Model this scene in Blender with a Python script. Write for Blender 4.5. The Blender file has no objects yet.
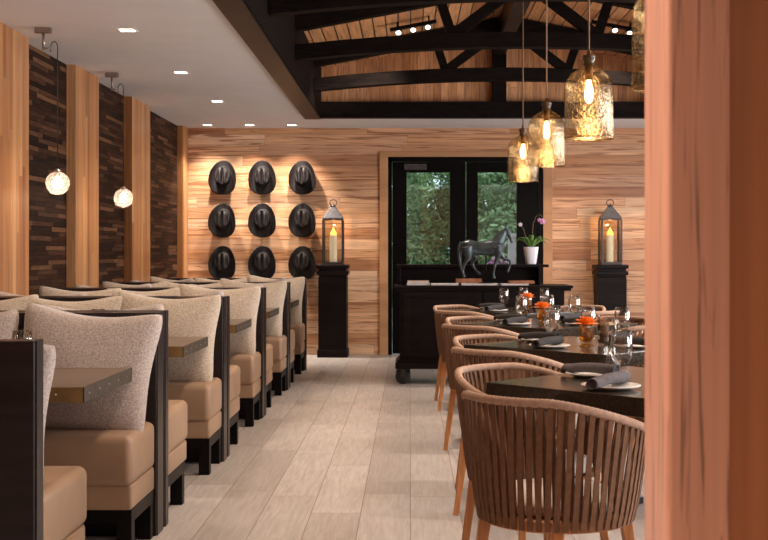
import bpy, bmesh, math, random
from mathutils import Vector, Matrix
random.seed(7)
PI = math.pi
S = bpy.context.scene
C = S.collection
EYE = 1.2

# ------------------------------------------------------------------ materials
def new_mat(name):
    m = bpy.data.materials.new(name); m.use_nodes = True
    nt = m.node_tree
    return m, nt, nt.nodes['Principled BSDF']

def pbr(name, col, rough=.5, metal=0., noise=0., nscale=30., bump=0., bscale=200., spec=.5, sheen=0., stretch=(1,1,1), **kw):
    m, nt, b = new_mat(name)
    b.inputs['Roughness'].default_value = rough
    b.inputs['Metallic'].default_value = metal
    b.inputs['Specular IOR Level'].default_value = spec
    b.inputs['Sheen Weight'].default_value = sheen
    b.inputs['Base Color'].default_value = (*col, 1)
    N, L = nt.nodes, nt.links
    tc = N.new('ShaderNodeTexCoord'); mp = N.new('ShaderNodeMapping'); mp.inputs['Scale'].default_value = stretch
    L.new(tc.outputs['Object'], mp.inputs[0])
    n = N.new('ShaderNodeTexNoise'); n.inputs['Scale'].default_value = nscale; n.inputs['Detail'].default_value = 4
    L.new(mp.outputs[0], n.inputs['Vector'])
    r = N.new('ShaderNodeValToRGB')
    lo = [max(0, c*(1-noise)) for c in col]; hi = [min(1, c*(1+noise)) for c in col]
    r.color_ramp.elements[0].color = (*lo, 1); r.color_ramp.elements[1].color = (*hi, 1)
    r.color_ramp.elements[0].position = .35; r.color_ramp.elements[1].position = .65
    L.new(n.outputs['Fac'], r.inputs[0]); L.new(r.outputs[0], b.inputs['Base Color'])
    if bump:
        n2 = N.new('ShaderNodeTexNoise'); n2.inputs['Scale'].default_value = bscale; n2.inputs['Detail'].default_value = 3
        L.new(mp.outputs[0], n2.inputs['Vector'])
        bp = N.new('ShaderNodeBump'); bp.inputs['Strength'].default_value = bump; bp.inputs['Distance'].default_value = .004
        L.new(n2.outputs['Fac'], bp.inputs['Height']); L.new(bp.outputs[0], b.inputs['Normal'])
    return m

def ramp_set(r, cols):
    e = r.color_ramp.elements
    while len(e) > 1: e.remove(e[-1])
    e[0].position = 0; e[0].color = (*cols[0], 1)
    for i, c in enumerate(cols[1:], 1):
        k = e.new(i/(len(cols)-1)); k.color = (*c, 1)

def planks(name, u, v, w, Ln, cols, rough=.45, gap=.003, gapcol=(.05,.03,.02), grain=(40,2.5), grain_amt=.3,
           streak=0., streakcol=(.1,.05,.03), sscale=(9,1.2), bump=.3, spec=.4, slo=.56, shi=.66):
    """boards: u = axis across, v = axis along ('x','y','z','xy')"""
    m, nt, b = new_mat(name); N, L = nt.nodes, nt.links
    b.inputs['Roughness'].default_value = rough; b.inputs['Specular IOR Level'].default_value = spec
    tc = N.new('ShaderNodeTexCoord'); sx = N.new('ShaderNodeSeparateXYZ'); L.new(tc.outputs['Object'], sx.inputs[0])
    def M(op, a, bb=None):
        n = N.new('ShaderNodeMath'); n.operation = op
        for i, x in enumerate((a, bb)):
            if x is None: continue
            if isinstance(x, (int, float)): n.inputs[i].default_value = x
            else: L.new(x, n.inputs[i])
        return n.outputs[0]
    def ax(k):
        o = {'x': sx.outputs[0], 'y': sx.outputs[1], 'z': sx.outputs[2]}
        return M('ADD', o['x'], o['y']) if k == 'xy' else o[k]
    U, V = ax(u), ax(v)
    uu = M('DIVIDE', U, w); i = M('FLOOR', uu); fi = M('FRACT', uu)
    wn = N.new('ShaderNodeTexWhiteNoise'); wn.noise_dimensions = '1D'; L.new(i, wn.inputs['W'])
    vv = M('ADD', M('DIVIDE', V, Ln), M('MULTIPLY', wn.outputs['Value'], 7.3)); j = M('FLOOR', vv); fj = M('FRACT', vv)
    cb = N.new('ShaderNodeCombineXYZ'); L.new(i, cb.inputs[0]); L.new(j, cb.inputs[1])
    w2 = N.new('ShaderNodeTexWhiteNoise'); w2.noise_dimensions = '2D'; L.new(cb.outputs[0], w2.inputs['Vector'])
    rp = N.new('ShaderNodeValToRGB'); ramp_set(rp, cols); L.new(w2.outputs['Value'], rp.inputs[0])
    def stretched(su, sv, dist=0., det=4):
        c = N.new('ShaderNodeCombineXYZ'); L.new(M('MULTIPLY', U, su), c.inputs[0]); L.new(M('MULTIPLY', V, sv), c.inputs[1])
        L.new(M('MULTIPLY', w2.outputs['Value'], 53.), c.inputs[2])
        n = N.new('ShaderNodeTexNoise'); n.inputs['Scale'].default_value = 1; n.inputs['Detail'].default_value = det
        n.inputs['Distortion'].default_value = dist; L.new(c.outputs[0], n.inputs['Vector']); return n.outputs['Fac']
    g = stretched(*grain, dist=.5)
    gm = N.new('ShaderNodeMapRange'); gm.inputs['From Min'].default_value = .3; gm.inputs['From Max'].default_value = .7
    gm.inputs['To Min'].default_value = 1-grain_amt; gm.inputs['To Max'].default_value = 1+grain_amt*.6; L.new(g, gm.inputs['Value'])
    mul = N.new('ShaderNodeVectorMath'); mul.operation = 'SCALE'; L.new(rp.outputs[0], mul.inputs[0]); L.new(gm.outputs[0], mul.inputs['Scale'])
    col = mul.outputs[0]
    def mix(fac, a, bcol):
        mx = N.new('ShaderNodeMix'); mx.data_type = 'RGBA'; L.new(fac, mx.inputs[0]); L.new(a, mx.inputs[6])
        mx.inputs[7].default_value = (*bcol, 1); return mx.outputs[2]
    if streak:
        s = stretched(*sscale, dist=1.6, det=3)
        sm = N.new('ShaderNodeMapRange'); sm.inputs['From Min'].default_value = slo; sm.inputs['From Max'].default_value = shi
        sm.inputs['To Max'].default_value = streak; L.new(s, sm.inputs['Value'])
        col = mix(sm.outputs[0], col, streakcol)
    gp = M('MAXIMUM', M('LESS_THAN', fi, gap/w), M('LESS_THAN', fj, gap/Ln))
    col = mix(gp, col, gapcol)
    L.new(col, b.inputs['Base Color'])
    if bump:
        bp = N.new('ShaderNodeBump'); bp.inputs['Strength'].default_value = bump; bp.inputs['Distance'].default_value = .003
        L.new(M('SUBTRACT', g, gp), bp.inputs['Height']); L.new(bp.outputs[0], b.inputs['Normal'])
    return m

def emit(name, col, st):
    m, nt, b = new_mat(name)
    b.inputs['Base Color'].default_value = (*col, 1)
    b.inputs['Emission Color'].default_value = (*col, 1); b.inputs['Emission Strength'].default_value = st
    return m

def glass_mat(name, col=(1,1,1), rough=0.02, ior=1.45):
    m, nt, b = new_mat(name)
    b.inputs['Base Color'].default_value = (*col, 1); b.inputs['Roughness'].default_value = rough
    b.inputs['Transmission Weight'].default_value = 1; b.inputs['IOR'].default_value = ior
    return m

def pane_mat(name, tint=(.8,.85,.85), gloss=.08, glossrough=.02):
    m, nt, b = new_mat(name); N, L = nt.nodes, nt.links
    out = N['Material Output']
    t = N.new('ShaderNodeBsdfTransparent'); t.inputs[0].default_value = (*tint, 1)
    g = N.new('ShaderNodeBsdfGlossy'); g.inputs['Roughness'].default_value = glossrough
    mx = N.new('ShaderNodeMixShader'); lw = N.new('ShaderNodeLayerWeight'); lw.inputs[0].default_value = .25
    mr = N.new('ShaderNodeMapRange'); mr.inputs['To Min'].default_value = gloss; mr.inputs['To Max'].default_value = .7
    L.new(lw.outputs['Fresnel'], mr.inputs['Value']); L.new(mr.outputs[0], mx.inputs[0])
    L.new(t.outputs[0], mx.inputs[1]); L.new(g.outputs[0], mx.inputs[2]); L.new(mx.outputs[0], out.inputs[0])
    return m

def globe_mat(name):
    m, nt, b = new_mat(name); N, L = nt.nodes, nt.links
    t = N.new('ShaderNodeBsdfTransparent'); t.inputs[0].default_value = (1,.97,.94,1)
    g = N.new('ShaderNodeBsdfGlossy'); g.inputs['Roughness'].default_value = .3
    tr = N.new('ShaderNodeBsdfTranslucent'); tr.inputs['Color'].default_value = (.95,.86,.8,1)
    v = N.new('ShaderNodeTexNoise'); v.inputs['Scale'].default_value = 60; tc = N.new('ShaderNodeTexCoord'); L.new(tc.outputs['Object'], v.inputs['Vector'])
    r = N.new('ShaderNodeMapRange'); r.inputs['From Min'].default_value = .35; r.inputs['From Max'].default_value = .65
    r.inputs['To Min'].default_value = .2; r.inputs['To Max'].default_value = .36; L.new(v.outputs['Fac'], r.inputs['Value'])
    a = N.new('ShaderNodeMixShader'); a.inputs[0].default_value = .85; L.new(g.outputs[0], a.inputs[1]); L.new(tr.outputs[0], a.inputs[2])
    c = N.new('ShaderNodeMixShader'); L.new(r.outputs[0], c.inputs[0]); L.new(t.outputs[0], c.inputs[1]); L.new(a.outputs[0], c.inputs[2])
    L.new(c.outputs[0], N['Material Output'].inputs[0]); return m

def mercury_mat(name):
    m, nt, b = new_mat(name); N, L = nt.nodes, nt.links
    out = N['Material Output']
    tc = N.new('ShaderNodeTexCoord')
    mp = N.new('ShaderNodeMapping'); mp.inputs['Scale'].default_value = (1,1,.55); L.new(tc.outputs['Object'], mp.inputs[0])
    n = N.new('ShaderNodeTexNoise'); n.inputs['Scale'].default_value = 120; n.inputs['Detail'].default_value = 5; L.new(mp.outputs[0], n.inputs['Vector'])
    r = N.new('ShaderNodeMapRange'); r.inputs['From Min'].default_value = .50; r.inputs['From Max'].default_value = .62
    r.inputs['To Min'].default_value = .13; r.inputs['To Max'].default_value = .60; L.new(n.outputs['Fac'], r.inputs['Value'])
    t = N.new('ShaderNodeBsdfTransparent'); t.inputs[0].default_value = (.84,.76,.62,1)
    gl = N.new('ShaderNodeBsdfGlossy'); gl.inputs['Color'].default_value = (.66,.53,.36,1); gl.inputs['Roughness'].default_value = .13
    tr = N.new('ShaderNodeBsdfTranslucent'); tr.inputs['Color'].default_value = (.85,.58,.28,1)
    m2 = N.new('ShaderNodeMixShader'); m2.inputs[0].default_value = .0; L.new(gl.outputs[0], m2.inputs[1]); L.new(tr.outputs[0], m2.inputs[2])
    bp = N.new('ShaderNodeBump'); bp.inputs['Strength'].default_value = .6; bp.inputs['Distance'].default_value = .005
    L.new(n.outputs['Fac'], bp.inputs['Height']); L.new(bp.outputs[0], gl.inputs['Normal'])
    mx = N.new('ShaderNodeMixShader'); L.new(r.outputs[0], mx.inputs[0]); L.new(t.outputs[0], mx.inputs[1]); L.new(m2.outputs[0], mx.inputs[2])
    L.new(mx.outputs[0], out.inputs[0])
    return m

M = {}
M['floor'] = planks('floor_planks','x','y',.23,1.25,[(.42,.375,.35),(.49,.445,.415),(.57,.525,.50),(.45,.405,.375)],rough=.36,gap=.0035,gapcol=(.17,.13,.11),grain=(60,4),grain_amt=.16,bump=.12,streak=.3,streakcol=(.36,.28,.23),sscale=(24,2))
M['maple'] = planks('spalted_maple_boards','z','x',.125,1.7,[(.50,.235,.11),(.72,.42,.24),(.58,.305,.155),(.82,.56,.37),(.39,.165,.075),(.75,.465,.28),(.54,.27,.135)],rough=.38,gap=.003,gapcol=(.2,.09,.05),grain=(24,1.3),grain_amt=.26,streak=.8,streakcol=(.25,.09,.04),sscale=(26,1.0),slo=.53,shi=.62,bump=.1)
M['casing'] = planks('door_casing_wood','y','z',.5,9,[(.54,.29,.14),(.48,.25,.12)],rough=.4,gap=0,grain=(30,3),grain_amt=.25,streak=.4,streakcol=(.3,.14,.06),sscale=(25,2),bump=.1)
M['column'] = planks('hickory_column_strips','xy','z',.066,2.3,[(.38,.155,.052),(.52,.25,.10),(.27,.095,.03),(.45,.195,.07),(.62,.335,.155)],rough=.33,gap=.0015,gapcol=(.25,.12,.06),grain=(55,1.6),grain_amt=.28,streak=.35,streakcol=(.22,.10,.04),sscale=(30,1.3),bump=.1)
M['reclaimed'] = planks('reclaimed_dark_strips','z','y',.036,.5,[(.024,.010,.006),(.045,.018,.010),(.012,.006,.004),(.17,.08,.040),(.030,.013,.009),(.018,.008,.006),(.075,.032,.018),(.014,.008,.006),(.038,.015,.009),(.10,.048,.028)],rough=.6,spec=.08,gap=.003,gapcol=(.008,.005,.004),grain=(60,4),grain_amt=.4,bump=.5)
M['roofboard'] = planks('cedar_roof_boards','x','y',.118,3.2,[(.60,.27,.115),(.74,.38,.17),(.52,.22,.085),(.84,.47,.23)],rough=.5,gap=.012,gapcol=(.008,.006,.005),grain=(30,2),grain_amt=.3,streak=.5,streakcol=(.22,.1,.05),sscale=(20,1.6),bump=.1)
M['gable'] = planks('cedar_gable_boards','x','z',.085,1.4,[(.56,.26,.105),(.74,.38,.185),(.42,.175,.07),(.64,.32,.145)],rough=.5,gap=.003,gapcol=(.12,.06,.03),grain=(50,2.4),grain_amt=.35,streak=.6,streakcol=(.2,.09,.05),sscale=(30,3),bump=.1)
M['cedarpost'] = planks('cedar_post','xy','z',.4,9,[(.72,.33,.21),(.72,.33,.21)],rough=.3,gap=0,grain=(60,1.0),grain_amt=.12,streak=.75,streakcol=(.22,.08,.045),sscale=(75,2.6),bump=0.05)
M['cedardark'] = planks('cedar_panel','xy','z',.4,9,[(.46,.16,.055),(.42,.14,.05)],rough=.45,gap=0,grain=(50,.8),grain_amt=.2,bump=0.05)
M['plaster'] = pbr('ceiling_plaster',(.74,.755,.79),rough=.85,noise=.02,nscale=3,bump=.1,bscale=120)
M['wallpaint'] = pbr('warm_wall_paint',(.5,.42,.35),rough=.8,noise=.03)
M['darkbeam'] = pbr('espresso_beam',(.008,.0055,.005),rough=.65,spec=.05,noise=.35,nscale=8,stretch=(1,1,6),bump=.1)
M['beamplate'] = pbr('bronze_beam_plate',(.020,.013,.010),rough=.42,metal=.0,spec=.22,noise=.3,nscale=4)
M['espresso'] = pbr('espresso_wood',(.015,.009,.009),rough=.33,spec=.3,noise=.3,nscale=14,stretch=(.3,.3,3),bump=.05,bscale=80)
M['black'] = pbr('black_paint',(.004,.003,.003),rough=.45,spec=.15,noise=.15)
M['consoleblack'] = pbr('black_stained_wood',(.009,.006,.006),rough=.42,spec=.10,noise=.3,nscale=10,stretch=(.3,1,2))
M['doorblack'] = pbr('black_door_metal',(.003,.002,.002),rough=.4,spec=.08,noise=.1)
M['iron'] = pbr('dark_iron',(.06,.052,.055),rough=.4,metal=.6,noise=.2)
M['lanternroof'] = pbr('grey_lantern_metal',(.13,.12,.13),rough=.45,metal=.4,noise=.2)
M['nickel'] = pbr('brushed_nickel',(.35,.31,.29),rough=.3,metal=.9,noise=.1)
M['leather'] = pbr('tan_leather',(.365,.235,.148),rough=.43,noise=.06,nscale=6,bump=.12,bscale=260)
M['pillow'] = pbr('heathered_fabric',(.46,.375,.29),rough=.95,noise=.28,nscale=150,bump=.5,bscale=220,sheen=.3)
M['pillow2'] = pbr('grey_beige_fabric',(.43,.355,.315),rough=.95,noise=.28,nscale=150,bump=.5,bscale=220,sheen=.3)
M['boothtop'] = pbr('grey_brown_tabletop',(.15,.10,.068),rough=.34,noise=.25,nscale=10,stretch=(.5,5,1))
M['brass'] = pbr('aged_brass_edge',(.22,.135,.05),rough=.34,metal=.55,noise=.2,nscale=12)
M['endplate'] = pbr('dark_zinc_plate',(.050,.034,.022),rough=.55,spec=.25,noise=.25,nscale=30)
M['rope'] = pbr('taupe_rope',(.45,.285,.20),rough=.8,noise=.12,nscale=60,bump=.5,bscale=350)
M['strap'] = pbr('brown_woven_strap',(.185,.090,.048),rough=.75,noise=.14,nscale=50,bump=.4,bscale=380,spec=.2)
M['teak'] = pbr('orange_teak',(.50,.20,.065),rough=.42,noise=.2,nscale=12,stretch=(5,5,.6))
M['cushion'] = pbr('cream_seat_cushion',(.72,.66,.58),rough=.9,noise=.08,nscale=90,bump=.2)
M['tabletop'] = pbr('dark_stone_tabletop',(.035,.027,.020),rough=.16,noise=.35,nscale=120)
M['plate'] = pbr('white_porcelain',(.78,.74,.69),rough=.2,noise=.02)
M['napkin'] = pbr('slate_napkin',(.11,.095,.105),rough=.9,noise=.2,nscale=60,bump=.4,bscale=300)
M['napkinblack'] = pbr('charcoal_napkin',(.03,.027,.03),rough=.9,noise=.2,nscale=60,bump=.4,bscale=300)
M['hat'] = pbr('black_felt',(.007,.0035,.004),rough=.62,noise=.2,nscale=20,bump=.1,spec=.35)
M['hatband'] = pbr('hat_band_ribbon',(.009,.008,.008),rough=.4)
M['bronze'] = pbr('dark_verdigris_bronze',(.062,.082,.092),rough=.36,metal=.5,noise=.45,nscale=14)
M['wax'] = emit('candle_wax',(.85,.72,.5),.25)
M['flame'] = emit('lit_candle_tip',(1.,.55,.10),2.2)
M['bulb'] = emit('warm_bulb',(1.,.76,.45),16)
M['whitebulb'] = emit('frosted_bulb',(1.,.80,.62),9)
M['smalllens'] = emit('track_lamp_lens',(1.,.93,.85),3)
M['lens'] = emit('downlight_lens',(1.,.9,.78),9)
M['trim'] = pbr('white_trim',(.75,.72,.68),rough=.5)
M['glass'] = pane_mat('clear_glass',(.97,.95,.93),.06,.03)
M['amber'] = pane_mat('amber_glass',(1.,.74,.28),.22,.1)
M['pane'] = pane_mat('window_glass',(.72,.78,.76),.06)
M['lpane'] = pane_mat('lantern_glass',(.93,.92,.9),.02)
M['globe'] = globe_mat('crackled_globe_glass')
M['mercury'] = mercury_mat('gold_mercury_glass')
M['neckglass'] = pbr('brown_bottle_neck',(.10,.06,.025),rough=.12)
M['pot'] = pbr('white_ceramic',(.85,.82,.88),rough=.35,noise=.03)
M['leaf'] = pbr('orchid_leaf',(.13,.26,.06),rough=.4,noise=.3)
M['petalpink'] = pbr('pink_petals',(.72,.32,.58),rough=.6,noise=.2)
M['petalwhite'] = pbr('pale_petals',(.78,.66,.74),rough=.6,noise=.1)
M['orange'] = pbr('orange_petals',(1.0,.27,.03),rough=.6,noise=.2,nscale=60)
M['stem'] = pbr('brown_stem',(.16,.12,.05),rough=.6)
M['cord'] = pbr('bronze_cord',(.42,.24,.14),rough=.5,metal=.2)
M['blackcord'] = pbr('black_cord',(.02,.015,.015),rough=.5)
M['soil'] = pbr('bark_chips',(.08,.045,.025),rough=.9,noise=.5)
M['bookwhite'] = pbr('white_paper',(.72,.68,.66),rough=.7,noise=.05)
M['booktan'] = pbr('tan_cloth_cover',(.55,.36,.26),rough=.7,noise=.1)
M['bookbrown'] = pbr('russet_wood_block',(.34,.13,.06),rough=.5,noise=.2)
M['rubber'] = pbr('caster_rubber',(.012,.012,.012),rough=.6)
M['bark'] = pbr('tree_bark',(.10,.075,.055),rough=.9,noise=.4,nscale=8)
M['tree1'] = pbr('leaves_mid',(.20,.30,.12),rough=.7,noise=.4,nscale=3)
M['tree2'] = pbr('leaves_dark',(.13,.22,.09),rough=.7,noise=.4,nscale=3)
M['tree3'] = pbr('leaves_pale',(.28,.40,.19),rough=.7,noise=.4,nscale=3)
M['ground'] = pbr('outdoor_ground',(.16,.17,.12),rough=.9,noise=.3,nscale=2)
M['postwhite'] = pbr('pale_painted_post',(.85,.80,.86),rough=.6)
M['shakercontents'] = pbr('peppercorns',(.10,.045,.02),rough=.8,noise=.6,nscale=300)

# ------------------------------------------------------------------ geometry
def box(bm, x0,x1,y0,y1,z0,z1):
    r = bmesh.ops.create_cube(bm, size=1)
    for v in r['verts']:
        v.co = Vector(((x0+x1)/2+v.co.x*(x1-x0), (y0+y1)/2+v.co.y*(y1-y0), (z0+z1)/2+v.co.z*(z1-z0)))
    return r['verts']

def bar(bm, p, q, w, d, side=Vector((0,1,0))):
    """rectangular bar p->q; d = size along `side`, w = size perpendicular"""
    p, q = Vector(p), Vector(q); t = (q-p).normalized(); s = (side - t*side.dot(t)).normalized(); n = t.cross(s)
    vs = []
    for c in (p, q):
        for a, b in ((-1,-1),(1,-1),(1,1),(-1,1)):
            vs.append(bm.verts.new(c + n*(a*w/2) + s*(b*d/2)))
    for f in ((3,2,1,0),(4,5,6,7),(0,1,5,4),(1,2,6,5),(2,3,7,6),(3,0,4,7)): bm.faces.new([vs[i] for i in f])

def tube(bm, pts, rad, seg=10, cap=True):
    pts = [Vector(p) for p in pts]; n = len(pts)
    if not hasattr(rad, '__len__'): rad = [rad]*n
    rings = []; ref = None
    for i, p in enumerate(pts):
        t = (pts[min(i+1,n-1)]-pts[max(i-1,0)]).normalized()
        if ref is None: ref = t.orthogonal().normalized()
        ref = (ref - t*ref.dot(t)).normalized(); b = t.cross(ref)
        rings.append([bm.verts.new(p+(ref*math.cos(2*PI*k/seg)+b*math.sin(2*PI*k/seg))*rad[i]) for k in range(seg)])
    for i in range(n-1):
        for k in range(seg):
            f = bm.faces.new((rings[i][k], rings[i][(k+1)%seg], rings[i+1][(k+1)%seg], rings[i+1][k])); f.smooth = True
    if cap: bm.faces.new(rings[0][::-1]); bm.faces.new(rings[-1])

def lathe(bm, prof, seg=32, c=(0,0,0), cap=False):
    cx, cy, cz = c; rings = []
    for r, z in prof:
        if r < 1e-6: rings.append([bm.verts.new((cx,cy,cz+z))])
        else: rings.append([bm.verts.new((cx+r*math.cos(2*PI*k/seg), cy+r*math.sin(2*PI*k/seg), cz+z)) for k in range(seg)])
    for a, b in zip(rings, rings[1:]):
        for k in range(seg):
            k2 = (k+1)%seg
            if len(a) == 1 and len(b) == 1: continue
            if len(a) == 1: f = bm.faces.new((a[0], b[k2], b[k]))
            elif len(b) == 1: f = bm.faces.new((a[k], a[k2], b[0]))
            else: f = bm.faces.new((a[k], a[k2], b[k2], b[k]))
            f.smooth = True

def disc_extrude(bm, outline, z0, z1):
    a = [bm.verts.new((x,y,z0)) for x,y in outline]; b = [bm.verts.new((x,y,z1)) for x,y in outline]
    n = len(a)
    for i in range(n): bm.faces.new((a[i], a[(i+1)%n], b[(i+1)%n], b[i]))
    bm.faces.new(a[::-1]); bm.faces.new(b)

def link(name, bm, mat, parent=None, bevel=0, smooth=False, subsurf=0, recalc=True):
    if recalc: bmesh.ops.recalc_face_normals(bm, faces=bm.faces)
    me = bpy.data.meshes.new(name); bm.to_mesh(me); bm.free()
    if smooth:
        for p in me.polygons: p.use_smooth = True
    o = bpy.data.objects.new(name, me); C.objects.link(o)
    for mm in (mat if isinstance(mat, (list,tuple)) else [mat]): me.materials.append(mm)
    if parent: o.parent = parent
    if bevel:
        md = o.modifiers.new('bev','BEVEL'); md.width = bevel; md.segments = 3; md.limit_method = 'ANGLE'
    if subsurf:
        md = o.modifiers.new('sub','SUBSURF'); md.levels = subsurf; md.render_levels = subsurf
    return o

def B(): return bmesh.new()

def thing(name, label, cat, loc=(0,0,0), rz=0., group=None, kind=None):
    o = bpy.data.objects.new(name, None); C.objects.link(o); o.empty_display_size = .1
    o.location = loc; o.rotation_euler = (0,0,rz)
    return tag(o, label, cat, group, kind)
def tag(o, label, cat, group=None, kind=None):
    if label: o['label'] = label
    if cat: o['category'] = cat
    if group: o['group'] = group
    if kind: o['kind'] = kind
    return o
KIDS = {}
def kids(o): return [c for c in C.objects if c.parent == o]
def dup(root, loc, rz=0., label=None, rot=None):
    if root.name not in KIDS: KIDS[root.name] = [(k, kids(k)) for k in kids(root)]
    r = root.copy(); C.objects.link(r); r.location = loc; r.rotation_euler = rot or (0,0,rz)
    if label: r['label'] = label
    for ch, gs in KIDS[root.name]:
        c = ch.copy(); C.objects.link(c); c.parent = r
        for g in gs:
            d = g.copy(); C.objects.link(d); d.parent = c
    return r
def struct(name, bm, mat, label=None, parent=None, **k):
    o = link(name, bm, mat, parent, **k)
    if not parent: tag(o, label, name.split('_')[0], None, 'structure')
    return o

# key dimensions
YB = 14.3           # back wall
XL = -2.72          # left wall (recess), columns stand 7 cm proud
XR = 5.2
Z = 2.70            # ceiling
YN = -2.6           # wall behind the camera
RX0, RX1 = -.99, 2.95   # inner faces of the ceiling recess
RY1 = 13.25
RXC = (RX0+RX1)/2

# ------------------------------------------------------------------ room shell
bm = B(); box(bm, XL-.1, XR+.1, YN-.1, YB+.12, -.1, 0); struct('floor', bm, M['floor'], 'pale beige wood-look plank floor')
bm = B(); box(bm, XL-.1, XL, YN, YB, 0, Z+.1); struct('wall_left', bm, M['reclaimed'], 'dark reclaimed wood strip wall behind the booths')
DX0, DX1, DZ = -.262, 1.585, 2.356
bm = B()
box(bm, XL-.1, DX0, YB, YB+.12, 0, Z+.1); box(bm, DX1, XR, YB, YB+.12, 0, Z+.1); box(bm, DX0, DX1, YB, YB+.12, DZ, Z+.1)
struct('wall_back', bm, M['maple'], 'streaky maple board wall with horizontal planks')
# right wall with three openings added for the fill light, rear wall solid
bm = B()
ys = [YN, 1.5, 4.0, 5.2, 7.7, 8.9, 11.4, YB+.12]
for a, b_ in ((0,1),(2,3),(4,5),(6,7)): box(bm, XR, XR+.1, ys[a], ys[b_], 0, Z+.1)
for a, b_ in ((1,2),(3,4),(5,6)):
    box(bm, XR, XR+.1, ys[a], ys[b_], 0, .7); box(bm, XR, XR+.1, ys[a], ys[b_], 2.3, Z+.1)
struct('wall_right', bm, M['wallpaint'], 'warm painted side wall with windows added for light')
for k, (a, b_) in enumerate(((1.5,4.0),(5.2,7.7),(8.9,11.4))):
    bm = B()
    for zz in (.7, 1.48, 2.26): box(bm, XR+.02, XR+.07, a, b_, zz, zz+.04)
    for yy in (a, (a+b_)/2-.02, b_-.04): box(bm, XR+.02, XR+.07, yy, yy+.04, .7, 2.3)
    struct('window_%d' % (k+1), bm, M['doorblack'], 'black framed side window added for fill light')  # out of view, invented so the fill light has openings
bm = B(); box(bm, XL-.1, XR+.1, YN-.1, YN, 0, Z+.1); struct('wall_rear', bm, M['wallpaint'], 'warm painted wall at the near end')

# ceiling around the recess
bm = B()
box(bm, XL-.1, RX0-.17, YN, YB, Z, Z+.1)
box(bm, RX0-.17, RX1+.17, RY1, YB, Z, Z+.1)
box(bm, RX1+.17, XR, YN, YB, Z, Z+.1)
box(bm, RX0-.17, RX1+.17, YN, 3.0, Z, Z+.1)
struct('ceiling', bm, M['plaster'], 'smooth pale plaster ceiling')
# recess surround beams
ZR0 = EYE+2.05; SL = .19
def roofz(x): return ZR0 + SL*(min(x, 2*RXC-x)-RX0)
bm = B(); box(bm, RX0-.17, RX0, 2.9, RY1+.02, Z-.012, ZR0+.1)
struct('trim_1', bm, M['beamplate'], 'dark bronze beam along the aisle edge of the ceiling recess')
bm = B(); box(bm, RX1, RX1+.17, 2.9, RY1+.02, Z-.012, ZR0+.1)
struct('trim_2', bm, M['beamplate'], 'dark beam on the window side of the recess')
bm = B(); box(bm, RX0, RX0+.012, 3.0, RY1, Z, ZR0+.02); struct('trim_3', bm, M['darkbeam'], 'black inner lining of the recess edge')
bm = B(); box(bm, RX0, RX1, RY1-.14, RY1+.02, Z-.005, Z+.165); struct('trim_4', bm, M['darkbeam'], 'black beam across the far end of the recess')
bm = B(); box(bm, RX0, RX1, 2.9, 3.0, Z-.012, roofz(RXC)+.1); struct('trim_5', bm, M['darkbeam'], 'dark near end of the ceiling recess')
# gable wall (pentagon) with vertical boards
bm = B()
pts = [(RX0,Z+.1),(RX1,Z+.1),(RX1,ZR0),(RXC,roofz(RXC)),(RX0,ZR0)]
f0 = [bm.verts.new((x,RY1,z)) for x,z in pts]; f1 = [bm.verts.new((x,RY1+.06,z)) for x,z in pts]
bm.faces.new(f0); bm.faces.new(f1[::-1])
for i in range(5): bm.faces.new((f0[i], f1[i], f1[(i+1)%5], f0[(i+1)%5]))
struct('wall_gable', bm, M['gable'], 'vertical cedar boards closing the far end of the recess')
bm = B(); box(bm, RXC-.075, RXC+.075, RY1-.12, RY1, Z+.16, roofz(RXC)-.02); struct('trim_6', bm, M['darkbeam'], 'black post up the centre of the gable')
# roof boards, two slopes
bm = B()
for a, b_ in ((RX0, RXC), (RXC, RX1)):
    za, zb = roofz(a), roofz(b_)
    v = [bm.verts.new(p) for p in ((a,2.95,za),(b_,2.95,zb),(b_,RY1+.06,zb),(a,RY1+.06,za),(a,2.95,za+.04),(b_,2.95,zb+.04),(b_,RY1+.06,zb+.04),(a,RY1+.06,za+.04))]
    for f in ((0,1,2,3),(7,6,5,4),(0,4,5,1),(1,5,6,2),(2,6,7,3),(3,7,4,0)): bm.faces.new([v[i] for i in f])
struct('ceiling_recess', bm, M['roofboard'], 'sloping cedar boards lining the roof recess')
bm = B(); box(bm, RXC-.07, RXC+.07, 3.0, RY1, EYE+2.19, EYE+2.41); struct('trim_7', bm, M['beamplate'], 'ridge beam running along the peak of the recess')

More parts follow.
